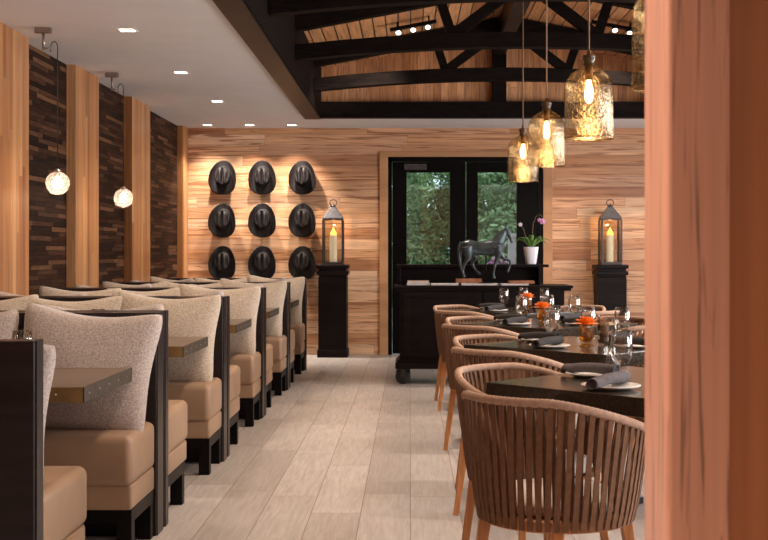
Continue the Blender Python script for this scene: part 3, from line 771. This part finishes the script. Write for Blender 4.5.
# ------------------------------------------------------------------ hats
def hat(label, seed):
    rd = random.Random(seed); t = thing('cowboy_hat', label, 'hat', (0,0,0), 0, 'black cowboy hats on the maple wall')
    def brim(a):    # local: x right, z up, depth -y toward room ; returns radius, lift
        c, s = math.cos(a), math.sin(a)
        rx = .163*(1-.15*s-.03*s*s); rz = .203
        return math.copysign(abs(c)**.86, c)*rx, math.copysign(abs(s)**.92, s)*rz, .062*abs(c)**2.2-.0+.012*(s>0)*0
    bm = B(); seg = 56
    CX, CZ = 0, .012; ca, cb, H = .090, .110, .115
    rings = []
    tip = []
    NR = 12
    def crown_h(x, z):
        u = x/ca; v = (z)/cb
        h = H*(1-.10*v)                # a little higher toward the brow
        h -= .042*math.exp(-(u/.16)**2)*max(0, 1-abs(v)**3)
        for sg in (-1,1): h -= .034*math.exp(-((u-sg*.66)/.16)**2)*math.exp(-((v+.1)/.6)**2)
        return h
    ctr = bm.verts.new((CX, -crown_h(0,0), CZ)); prev = None
    for i in range(1, NR+1):
        s = i/NR; ring = []
        for k in range(seg):
            a = 2*PI*k/seg; sx_ = 1.-.12*math.sin(a)
            x, z = math.cos(a)*ca*.86*s*sx_, math.sin(a)*cb*.86*s
            h = crown_h(x, z)-.016*s**5
            ring.append(bm.verts.new((CX+x, -h, CZ+z)))
        rings.append(ring)
    for hh, sc in ((.085,.93),(.06,.97),(.03,1.0),(.012,1.02),(.006,1.07)):
        rings.append([bm.verts.new((CX+math.cos(2*PI*k/seg)*ca*sc, -hh-.004, CZ+math.sin(2*PI*k/seg)*cb*sc)) for k in range(seg)])
    for i in range(1, 9):
        s = i/8; ring = []
        for k in range(seg):
            a = 2*PI*k/seg; bx, bz, lf = brim(a)
            ix, iz = CX+math.cos(a)*ca*1.07, CZ+math.sin(a)*cb*1.07
            ring.append(bm.verts.new((ix+(bx-ix)*s, -.008-lf*s**1.8-.004*math.sin(a*2+seed)*s, iz+(bz-iz)*s)))
        rings.append(ring)
    for i in range(1, 4):   # underside back in, so the brim has thickness
        s = 1-i*.3
        rings.append([bm.verts.new(rings[12+4+8-(i*2)][k].co+Vector((0,.004,0))) for k in range(seg)])
    for k in range(seg): bm.faces.new((ctr, rings[0][k], rings[0][(k+1)%seg]))
    for a, b_ in zip(rings, rings[1:]):
        for k in range(seg): bm.faces.new((a[k], b_[k], b_[(k+1)%seg], a[(k+1)%seg]))
    link('felt_body', bm, M['hat'], t, smooth=True, recalc=False)
    bm = B(); pr = []
    for hh in (.014, .036):
        pr.append([bm.verts.new((CX+math.cos(2*PI*k/seg)*ca*1.028, -hh, CZ+math.sin(2*PI*k/seg)*cb*1.028)) for k in range(seg)])
    for k in range(seg): bm.faces.new((pr[0][k], pr[1][k], pr[1][(k+1)%seg], pr[0][(k+1)%seg]))
    link('hat_band', bm, M['hatband'], t, smooth=True)
    bm = B(); tube(bm, [(0,.0,.10),(0,.05,.10)], .006, 8); link('peg', bm, M['iron'], t)
    return t
hp = None; hk = (YB-.06)/1200
for r, (py, rn) in enumerate(((177.5,'top'),(220.3,'middle'),(263,'bottom'))):
    for c, (px, cn) in enumerate(((223,'left'),(262.5,'centre'),(303,'right'))):
        l = 'black felt cowboy hat on the wall, %s row, %s column' % (rn, cn)
        loc = ((px-410)*hk, YB-.042, EYE+(254-py)*hk)
        ry = math.radians([3,-2,-5,2,0,-3,1,2,-2][r*3+c])
        if hp is None: hp = hat(l, 1); hp.location = loc; hp.rotation_euler = (0,ry,0)
        else: dup(hp, loc, rot=(math.radians([0,2,-2][c]), ry, math.radians([-4,0,-7][c])), label=l)

# ------------------------------------------------------------------ pedestals and lanterns
def pedestal(x, label):
    t = thing('display_pedestal', label, 'pedestal', (x, 14.06, 0), 0, 'black display pedestals')
    w = .165
    bm = B(); box(bm, -w,w,-w,w,.09,.93); link('shaft', bm, M['consoleblack'], t, bevel=.004)
    bm = B(); box(bm, -w-.012,w+.012,-w-.012,w+.012,0,.09); link('plinth', bm, M['consoleblack'], t, bevel=.006)
    bm = B(); box(bm, -w-.018,w+.018,-w-.018,w+.018,.955,1.0); box(bm, -w+.004,w-.004,-w+.004,w-.004,.93,1.06); box(bm, -w-.02,w+.02,-w-.02,w+.02,1.03,1.075); link('moulded_cap', bm, M['consoleblack'], t, bevel=.008)
def lantern(x, label):
    t = thing('candle_lantern', label, 'lantern', (x, 14.06, 1.0755), 0, 'candle lanterns on pedestals')
    w = .113
    bm = B(); box(bm, -w-.006,w+.006,-w-.006,w+.006,0,.03)
    box(bm, -w-.004,w+.004,-w-.004,w+.004,.52,.54)
    for a in (-1,1):
        for b_ in (-1,1): box(bm, a*w-.010, a*w+.010, b_*w-.010, b_*w+.010, .03, .52)
    link('lantern_frame', bm, M['iron'], t, bevel=.002)
    for a in (-1,1):
        bm = B(); box(bm, -w+.01, w-.01, a*w-.002, a*w+.002, .03, .52); link('glass_pane', bm, M['lpane'], t)
        bm = B(); box(bm, a*w-.002, a*w+.002, -w+.01, w-.01, .03, .52); link('glass_pane', bm, M['lpane'], t)
    bm = B(); r0 = [bm.verts.new((a*(w+.012), b_*(w+.012), .54)) for a, b_ in ((-1,-1),(1,-1),(1,1),(-1,1))]; r1 = [bm.verts.new((a*.030, b_*.030, .675)) for a, b_ in ((-1,-1),(1,-1),(1,1),(-1,1))]
    for k in range(4): bm.faces.new((r0[k], r0[(k+1)%4], r1[(k+1)%4], r1[k]))
    bm.faces.new(r1); bm.faces.new(r0[::-1]); link('lantern_roof', bm, M['lanternroof'], t, bevel=.003)
    bm = B(); lathe(bm, [(0,.675),(.034,.675),(.030,.69),(.012,.70),(.010,.712),(0,.714)], 16); link('finial', bm, M['iron'], t)
    bm = B(); tube(bm, [(.042*math.cos(a), 0, .725+.036*math.sin(a)) for a in [2*PI*i/24 for i in range(25)]], .0055, 8); link('ring_handle', bm, M['iron'], t)
    t2 = thing('pillar_candle', 'cream pillar candle with glowing tip inside ' + ('the lantern beside the hats' if x < 1 else 'the lantern right of the doors'), 'candle', (x,14.06,1.1060), 0, 'pillar candles in the lanterns')
    bm = B(); lathe(bm, [(0,0),(.043,0),(.044,.02),(.044,.30),(.040,.315),(0,.305)], 24); link('wax_body', bm, M['wax'], t2)
    bm = B(); lathe(bm, [(0,.308),(.036,.318),(.040,.33),(.034,.35),(.014,.375),(.006,.395),(0,.405)], 20); link('flame', bm, M['flame'], t2)
    l = bpy.data.lights.new('candle_glow','POINT'); l.energy = 2.6; l.color = (1,.55,.2); l.shadow_soft_size = .012
    o = bpy.data.objects.new('candle_glow', l); C.objects.link(o); o.location = (x,14.06,1.545)
PX0 = (333-410)*14.0/1200; PX1 = (611-410)*14.0/1200
pedestal(PX0, 'black moulded pedestal beside the wall of hats'); lantern(PX0, 'dark metal lantern on the pedestal beside the hats')
pedestal(PX1, 'black moulded pedestal right of the double doors'); lantern(PX1, 'dark metal lantern on the pedestal right of the doors')

# ------------------------------------------------------------------ console
t = thing('console_cabinet', 'black rolling console cabinet with raised shelf in front of the doors', 'cabinet', (0,11.0,0))
x0, x1 = -.095, 1.42
bm = B(); box(bm, x0,x1,.03,.52,.22,.862); link('cabinet_body', bm, M['consoleblack'], t, bevel=.004)
bm = B(); box(bm, x0-.035,x1+.06,.0,.56,.862,.885); box(bm, x0-.05,x1+.075,-.015,.575,.885,.912); link('cabinet_top', bm, M['consoleblack'], t, bevel=.006)
bm = B(); box(bm, x0-.04,x1+.06,.0,.55,.145,.205); box(bm, x0-.02,x1+.03,.015,.54,.205,.225); link('plinth', bm, M['consoleblack'], t, bevel=.006)
for i, (a, b_) in enumerate(((x0+.03, x0+.74),(x0+.77, x1-.03))):
    bm = B()
    box(bm, a,b_,.022,.03,.25,.30); box(bm,a,b_,.022,.03,.80,.85); box(bm,a,a+.05,.022,.03,.30,.80); box(bm,b_-.05,b_,.022,.03,.30,.80)
    bar(bm, (a+.05,.027,.31), (b_-.05,.027,.79), .03, .006); d = link('door', bm, M['consoleblack'], t, bevel=.002)
    bm = B(); bmesh.ops.create_uvsphere(bm, u_segments=12, v_segments=8, radius=.012, matrix=Matrix.Translation((b_-.025 if i == 0 else a+.025, .012, .56))); link('knob', bm, M['iron'], d, smooth=True)
bm = B(); box(bm, x0-.02, 1.24, .50,.53,.912,1.075); link('back_rail', bm, M['consoleblack'], t, bevel=.003)
for xx in (x0-.02, 1.215):
    bm = B(); box(bm, xx, xx+.025, .34,.50,.912,1.075); link('side_bracket', bm, M['consoleblack'], t, bevel=.003)
bm = B(); box(bm, x0-.035,1.31,.32,.56,1.075,1.102); link('raised_shelf', bm, M['consoleblack'], t, bevel=.004)
for xx in (x0+.03, x1-.03):
    for yy in (.08, .47):
        bm = B(); box(bm, xx-.045,xx+.045,yy-.045,yy+.045,.132,.146); bar(bm,(xx,yy-.032,.06),(xx,yy-.032,.134),.04,.006); bar(bm,(xx,yy+.032,.06),(xx,yy+.032,.134),.04,.006)
        c = link('caster', bm, M['iron'], t, bevel=.002)
        bm = B(); lathe(bm, [(0,-.024),(.06,-.024),(.07,-.016),(.07,.016),(.06,.024),(0,.024)], 28)
        bmesh.ops.rotate(bm, verts=bm.verts, matrix=Matrix.Rotation(PI/2,3,'X')@Matrix.Rotation(.5,3,'X')); bmesh.ops.rotate(bm, verts=bm.verts, matrix=Matrix.Rotation(-.5,3,'X')); bmesh.ops.translate(bm, verts=bm.verts, vec=(xx,yy,.0705)); link('wheel', bm, M['rubber'], c)
# papers and books on the console
KY = 11.2/1200
def slab(name, px0, px1, y0, y1, z0, h, mat, label, cat, sub=None):
    a, b_ = (px0-410)*KY, (px1-410)*KY
    tt = thing(name, label, cat, ((a+b_)/2,(y0+y1)/2,z0))
    w, d = (b_-a)/2, (y1-y0)/2
    if cat == 'book':
        bm = B(); box(bm,-w,w,-d,d,0,.004); box(bm,-w,w,-d,d,h-.004,h); box(bm,-w,-w+.004,-d,d,.004,h-.004); link('cover', bm, mat, tt)
        bm = B(); box(bm,-w+.004,w-.005,-d+.004,d-.004,.004,h-.004); link('pages', bm, M['bookwhite'], tt)
    else:
        bm = B(); box(bm,-w,w,-d,d,0,h); link('body', bm, mat, tt, bevel=.003)
    return tt
slab('hardback_book', 407,430, 11.06,11.26, .9122,.018, M['bookwhite'], 'white book lying under the tan book at the console end', 'book')
slab('hardback_book', 407.5,429, 11.07,11.25, .9304,.022, M['booktan'], 'tan book on the white book at the console end', 'book')
slab('magazine', 431,458, 11.03,11.27, .9122,.014, M['bookwhite'], 'flat white magazine left of the horse statue', 'book')
slab('hardback_book', 461,497, 11.04,11.28, .9122,.016, M['bookwhite'], 'wide white book beneath the bronze horse', 'book')
slab('hardback_book', 500,527, 11.03,11.26, .9122,.014, M['bookwhite'], 'white book under the russet box, right of the horse', 'book')
slab('wooden_box', 456,482, 11.22,11.315, .9284,.040, M['bookbrown'], 'small russet box behind the hind legs of the horse', 'box')
slab('wooden_box', 508,533, 11.06,11.20, .9266,.026, M['bookbrown'], 'flat russet box right of the horse statue', 'box')

# ------------------------------------------------------------------ bronze horse
HX, HYd = 486, 11.14; hs = HYd/1200
hz0 = .9284
t = thing('horse_statue', 'dark verdigris bronze trotting horse statue on a slim post', 'statue', ((HX-410)*hs, HYd, hz0))
def hp3(px, py, off=0.): return Vector(((px-HX)*hs, off, (254-py)*hs+EYE-hz0))
bm = B()
def limb(pts, off=0., flat=1.):
    b2 = B(); P = [hp3(p[0], p[1], off) for p in pts]
    # densify with smooth interpolation so the outline stays round
    Q, r = [], []
    for i in range(len(P)-1):
        p0, p1, p2, p3 = P[max(i-1,0)], P[i], P[i+1], P[min(i+2,len(P)-1)]
        for k in range(4):
            u = k/4; Q.append(.5*((2*p1)+(p2-p0)*u+(2*p0-5*p1+4*p2-p3)*u*u+(3*p1-p0-3*p2+p3)*u**3)); r.append((pts[i][2]*(1-u)+pts[i+1][2]*u)*hs)
    Q.append(P[-1]); r.append(pts[-1][2]*hs)
    tube(b2, Q, r, 16)
    for v in b2.verts: v.co.y = off+(v.co.y-off)*flat
    me_ = bpy.data.meshes.new('tmp'); b2.to_mesh(me_); b2.free(); bm.from_mesh(me_); bpy.data.meshes.remove(me_)
limb([(460.8,246,2.6),(463.5,246.4,5.8),(468.5,247.2,7.6),(477,248.2,6.9),(485,248.4,7.2),(492.5,248,8.2),(498.5,247.3,7.4),(502.5,248,4.6),(503.6,248.3,2.6)], flat=.78)
limb([(494.5,247,7.0),(498.5,241,6.1),(501.8,235.5,4.7),(504.6,231.4,3.6),(506.6,230,2.6)], flat=.60)
limb([(505.4,229.8,2.4),(507.6,231.8,2.9),(509.4,235,2.5),(510.8,238.8,1.7),(511.9,241.8,1.6),(512.3,243,1.2)], flat=.75)
for q in (-1,1): limb([(506.3,229,.9),(506.6,227.2,.8),(507.4,225,.3)], off=q*.011)
limb([(461.8,242.5,1.6),(459.7,245,1.7),(458.9,252,1.8),(460.0,262,1.9),(461.3,270,1.0),(461.8,273,.5)])
o_ = .030
limb([(466.5,247,5.6),(467.5,252.5,4.8),(468.2,257.5,3.0),(465.6,262,1.9),(463.7,265.4,1.6),(463.1,270,1.0),(462.9,273.4,1.2),(463.8,275.6,1.5),(464.2,277.2,1.7)], -o_)
limb([(469.5,247,5.6),(472.5,252.5,4.6),(475.2,257.2,2.9),(473.6,261.4,1.8),(472.6,264.3,1.5),(475,268.6,1.0),(477.2,271.4,1.2),(479,273.2,1.5),(480,274.4,1.6)], o_)
limb([(497.5,247,5.4),(497.8,253,3.8),(496.8,258.5,2.2),(495.2,263,1.5),(494.6,266,1.55),(493.7,271,1.0),(493.1,274.6,1.2),(493.6,277,1.5),(493.8,278.4,1.7)], -o_)
limb([(498.5,247,5.4),(500.5,253,3.6),(503.5,257.2,2.2),(508,259.8,1.6),(510.4,261.4,1.6),(510,265.6,1.0),(509.0,268.6,1.2),(508,270.8,1.5),(507.2,272,1.6)], o_)
hb = link('horse_body', bm, M['bronze'], t)
rm = hb.modifiers.new('remesh','REMESH'); rm.mode = 'VOXEL'; rm.voxel_size = .0032; rm.use_smooth_shade = True
sm_ = hb.modifiers.new('smooth','SMOOTH'); sm_.iterations = 3; sm_.factor = .5
bpy.context.view_layer.update()
m2 = bpy.data.meshes.new_from_object(hb.evaluated_get(bpy.context.evaluated_depsgraph_get()))
hb.modifiers.clear(); hb.data = m2
if not m2.materials: m2.materials.append(M['bronze'])
for p in m2.polygons: p.use_smooth = True
# mane: a crest along the neck
bm = B(); rows = []
crest = [(506.4,226.6),(502.6,227.4),(498.4,230.8),(494.6,236),(491.8,241)]
for i, (px, py) in enumerate(crest):
    c = hp3(px,py); inn = hp3(px+2.2, py+2.2)
    rows.append([bm.verts.new(c), bm.verts.new(inn+Vector((0,-.012,0))), bm.verts.new(hp3(px+4,py+4)), bm.verts.new(inn+Vector((0,.012,0)))])
for a, b_ in zip(rows, rows[1:]):
    for k in range(4): bm.faces.new((a[k], a[(k+1)%4], b_[(k+1)%4], b_[k]))
bm.faces.new(rows[0]); bm.faces.new(rows[-1][::-1])
link('mane', bm, M['bronze'], t, smooth=True, subsurf=1)
bm = B(); tube(bm, [hp3(486,253), (0,0,.006)], .007, 10); link('support_post', bm, M['black'], t)
bm = B(); box(bm, -.07,.07,-.05,.05,0,.008); link('stand_base', bm, M['black'], t, bevel=.002)

# ------------------------------------------------------------------ orchid
OX, OY = (531-410)*11.44/1200, 11.44
t = thing('potted_orchid', 'orchid with pink and pale blooms in a white tapered pot', 'plant', (OX,OY,1.1025))
bm = B()
def sq(r, z): return [(r*math.copysign(abs(math.cos(a))**.7, math.cos(a)), r*math.copysign(abs(math.sin(a))**.7, math.sin(a)), z) for a in [2*PI*(i+.5)/28 for i in range(28)]]
prs = [sq(.046,0), sq(.050,.01), sq(.070,.155), sq(.071,.165), sq(.066,.165), sq(.060,.145)]
vv = [[bm.verts.new(p) for p in r] for r in prs]
for a, b_ in zip(vv, vv[1:]):
    for k in range(28): f = bm.faces.new((a[k], a[(k+1)%28], b_[(k+1)%28], b_[k])); f.smooth = True
bm.faces.new(vv[0][::-1]); link('pot', bm, M['pot'], t)
bm = B(); lathe(bm, [(0,.15),(.058,.148)], 24); link('bark_chips', bm, M['soil'], t)
for a, ln, dr in ((.1,.15,.03),(.6,.12,-.03),(2.6,.13,-.02),(3.3,.15,.01),(3.9,.11,-.02),(5.4,.12,-.01),(1.5,.09,-.05),(4.7,.10,-.04),(-.25,.17,-.0)):
    bm = B(); n = 8; rows = []
    d = Vector((math.cos(a), math.sin(a), 0)); s = Vector((-d.y, d.x, 0))
    for i in range(n+1):
        u = i/n; p = d*(.012+ln*u)+Vector((0,0,.15+.09*math.sin(u*2.3)-.0-dr*u*1.0)); w = .021*math.sin(PI*min(1,u*.93+.07))**.7+.001
        rows.append([bm.verts.new(p-s*w+Vector((0,0,.006))), bm.verts.new(p), bm.verts.new(p+s*w+Vector((0,0,.006)))])
    for r0, r1 in zip(rows, rows[1:]):
        for k in (0,1): f = bm.faces.new((r0[k], r0[k+1], r1[k+1], r1[k])); f.smooth = True
    o = link('leaf', bm, M['leaf'], t); md = o.modifiers.new('s','SOLIDIFY'); md.thickness = .002
def P_(px, py, off=0): return Vector(((px-410)*OY/1200-OX, off, EYE+(254-py)*OY/1200-1.1025))
for nm, pts, fl, mt in (('pink',[(533,249),(532.5,236),(533,224),(536,216.5),(540,214.3),(542.5,217)],[(542.5,221.5,.030),(539.5,220,.02)],M['petalpink']),('pale',[(529,249),(526,238),(523.5,229),(520,224.5),(515.5,225)],[(520.3,224.6,.020)],M['petalwhite'])):
    bm = B(); tube(bm, [P_(*p) for p in pts], .0032, 6); st = link('flower_stem', bm, M['stem'], t)
    for fx, fy, fr in fl:
        bm = B(); c = P_(fx, fy, -.01)
        for i in range(5):
            a = 2*PI*i/5+PI/2; d = Vector((math.cos(a),0,math.sin(a))); s = Vector((-d.z,0,d.x)); W_ = fr*(.42 if i not in (1,4) else .6)
            v = [bm.verts.new(c+d*fr*u+s*W_*w+Vector((0,-q*.006,0))) for u, w, q in ((.05,0,1),(.5,-1,0),(.9,-.6,.4),(1.05,0,.6),(.9,.6,.4),(.5,1,0))]
            bm.faces.new(v)
        bmesh.ops.create_icosphere(bm, subdivisions=1, radius=fr*.22, matrix=Matrix.Translation(c+Vector((0,-.006,0))))
        o = link('bloom', bm, mt, st); md = o.modifiers.new('s','SOLIDIFY'); md.thickness = .0015

# ------------------------------------------------------------------ bottle pendants
def pendant(label):
    t = thing('bottle_pendant', label, 'pendant lamp', (0,0,0), 0, 'gold mercury-glass bottle pendants')
    R = .119
    bm = B(); lathe(bm, [(R*.96,0),(R,.006),(R,.235),(R*.985,.262),(R*.90,.290),(R*.72,.316),(R*.46,.338),(.031,.350)], 48)
    link('bottle_shade', bm, M['mercury'], t)
    bm = B(); lathe(bm, [(.031,.350),(.025,.364),(.024,.378),(.031,.384),(.032,.390),(.026,.394),(.031,.398),(.031,.404),(.020,.405)], 32)
    link('bottle_neck', bm, M['neckglass'], t)
    bm = B(); lathe(bm, [(R*.965,-.003),(R*1.003,-.003),(R*1.006,.004),(R*.965,.005),(R*.965,-.003)], 48); link('shade_rim', bm, M['mercury'], t)
    bm = B(); lathe(bm, [(0,.405),(.021,.405),(.021,.375),(.019,.33),(.019,.285),(.0,.285)], 20); lathe(bm, [(0,.43),(.008,.428),(.012,.405)], 16); link('socket', bm, pbr('antique_brass',(.16,.09,.035),rough=.35,metal=.8), t)
    bm = B(); lathe(bm, [(0,.286),(.010,.284),(.012,.27),(.019,.24),(.021,.215),(.018,.190),(.010,.175),(0,.171)], 24); link('bulb', bm, M['bulb'], t)
    return t
zc = 1.763; prev = None
for k, (y, w) in enumerate(((4.07,'nearest one, cut off by the cedar post'),(5.85,'second nearest and largest fully visible'),(7.66,'third nearest, between two others'),(9.26,'farthest and smallest of the row'))):
    l = 'gold mercury-glass bottle pendant, '+w
    x = .872
    if prev is None: prev = pendant(l); prev.location = (x,y,zc); tt = prev
    else: tt = dup(prev, (x,y,zc), k*1.1, l)
    bm = B(); tube(bm, [(0,0,.42),(0,0,roofz(x)-zc)], .0045, 6); c = link('cord', bm, M['cord'], tt)
    bm = B(); lathe(bm, [(0,-.03),(.05,-.03),(.055,-.005),(.055,0)], 24, (0,0,roofz(x)-zc)); link('canopy', bm, M['iron'], tt)
    for e in (2.5,):
        lp = bpy.data.lights.new('pendant_glow','POINT'); lp.energy = e; lp.color = (1,.68,.36); lp.shadow_soft_size = .04
        o = bpy.data.objects.new('pendant_glow', lp); C.objects.link(o); o.location = (x,y,zc+.13)

# ------------------------------------------------------------------ globe pendants by the wall
def globe(loc, label, px_c, z0):
    pass
prev = None
for k, (y, xc, xg, zg, w) in enumerate(((7.96,-2.432,-2.338,EYE+.470,'nearer one'),(9.89,-2.455,-2.362,EYE+.462,'farther one'))):
    l = 'clear glass globe pendant hanging beside the booths, '+w
    r = .078
    t = thing('globe_pendant', l, 'pendant lamp', (xg,y,zg), 0, 'glass globe pendants by the dark wall') if prev is None else dup(prev, (xg,y,zg), 0, l)
    if prev is None:
        bm = B(); pr = [(.028*1.0, .0+r*.93)]+[(r*math.sin(a), r*math.cos(a)) for a in [math.radians(d) for d in range(24,180,6)]]+[(0,-r)]
        lathe(bm, pr, 36); link('glass_globe', bm, M['globe'], t)
        bm = B(); lathe(bm, [(0,.075+r*.3),(.006,.096),(.024,.082),(.026,.07),(.020,.045),(0,.045)], 20); link('socket', bm, M['nickel'], t)
        bm = B(); lathe(bm, [(0,.045),(.014,.04),(.030,.015),(.034,-.005),(.028,-.026),(.012,-.037),(0,-.039)], 24); link('bulb', bm, M['whitebulb'], t)
        ztop = Z-zg; dx = xc-xg
        bm = B(); box(bm, dx-.055,dx+.055,-.02,.02,ztop-.035,ztop); link('canopy', bm, M['nickel'], t, bevel=.003)
        bm = B(); tube(bm, [(dx,0,ztop-.03),(dx,0,ztop-.145)], .009, 10); tube(bm, [(dx,0,ztop-.135),(-.045,0,ztop-.135)], .006, 8); link('stem', bm, M['nickel'], t)
        hook = [(-.045+.0225-.0225*math.cos(a), 0, ztop-.135+.045*math.sin(a)+0) for a in [PI*i/10 for i in range(11)]]
        bm = B(); tube(bm, [(-.045,0,ztop-.16)]+hook+[(0,0,ztop-.3),(0,0,.095)], .0035, 6); link('cord', bm, M['blackcord'], t)
        prev = t
    lp = bpy.data.lights.new('globe_glow','POINT'); lp.energy = 3; lp.color = (1,.75,.5); lp.shadow_soft_size = .04
    o = bpy.data.objects.new('globe_glow', lp); C.objects.link(o); o.location = (xg,y,zg-.02)

# ------------------------------------------------------------------ cedar post close to the camera
PYc = 1.25
pxx = lambda px, d: (px-410)*d/1200
bm = B(); rounded_slab(bm, pxx(666.5,PYc), pxx(731,PYc), PYc, PYc+.122, 0, Z, .006, 3)
struct('trim_30', bm, M['cedarpost'], 'smooth reddish cedar post close to the camera')
bm = B(); box(bm, pxx(729,PYc), 1.6, PYc+.025, PYc+.10, 0, Z); struct('wall_divider', bm, M['cedardark'], 'darker cedar panel behind the near post')

# ------------------------------------------------------------------ light
def area(loc, aim, sx, sy, e, col):
    l = bpy.data.lights.new('window_fill_light','AREA'); l.shape = 'RECTANGLE'; l.size = sx; l.size_y = sy; l.energy = e; l.color = col
    o = bpy.data.objects.new('window_fill_light', l); C.objects.link(o); o.location = loc
    o.rotation_euler = Vector(aim).to_track_quat('-Z','Z').to_euler()
for y in (2.75, 6.45, 10.15): area((XR+.12, y, 1.5), (-1,0,-.05), 2.4, 1.5, 235, (1.,.95,.93))  # soft fill added outside the invented side openings
# added fill spots under the ceiling (right side and entry), no fixtures built
for y in (2.0, 5.0, 8.0, 11.0): spot((3.6, y, Z-.02), 60, 2.2, .9)
spot((-1.3,1.25,Z-.02), 165, 1.2, 1., aim=(1.5,.05,-1.5), col=(1,.93,.9))  # added to brighten the aisle face of the cedar post
for x, y in ((-.2,-1.2),(-1.9,-.6),(-.4,1.2),(1.2,-.8)): spot((x,y,Z-.02), 80, 2.3, .9)
for x in (.0, 2.0, 3.4): spot((x, 13.75, Z-.02), 18, 2.1, .9)  # weak fill added along the back wall, no lamps there
# fill spots added in the recess, toward the aisle and tables, without track fixtures
for y in (4.6, 6.6, 8.9): 
    spot((.0,y,roofz(0)-.25), 130, 1.7, .9, aim=(-.25,0,-1)); spot((1.95,y,roofz(1.95)-.25), 130, 1.7, .9, aim=(-.2,0,-1))

w = bpy.data.worlds.new('World'); S.world = w; w.use_nodes = True
bg = w.node_tree.nodes['Background']; bg.inputs[0].default_value = (.74,.82,.95,1); bg.inputs[1].default_value = 2.8

# ------------------------------------------------------------------ camera
cam = bpy.data.cameras.new('Camera'); co = bpy.data.objects.new('Camera', cam); C.objects.link(co)
co.location = (0,0,EYE); co.rotation_euler = (PI/2,0,0)
cam.sensor_width = 36; cam.lens = 36*1200/768
cam.shift_x = -26/768; cam.shift_y = -16/768
cam.clip_start = .05
cam.dof.use_dof = True; cam.dof.focus_distance = 6.0; cam.dof.aperture_fstop = 16
S.camera = co
S.view_settings.view_transform = 'Standard'; S.view_settings.look = 'None'; S.view_settings.gamma = 1
S.view_settings.exposure = 0.12
S.cycles.use_denoising = True
S.cycles.max_bounces = 10; S.cycles.transparent_max_bounces = 16; S.cycles.sample_clamp_indirect = 6
S.cycles.caustics_reflective = False; S.cycles.caustics_refractive = False
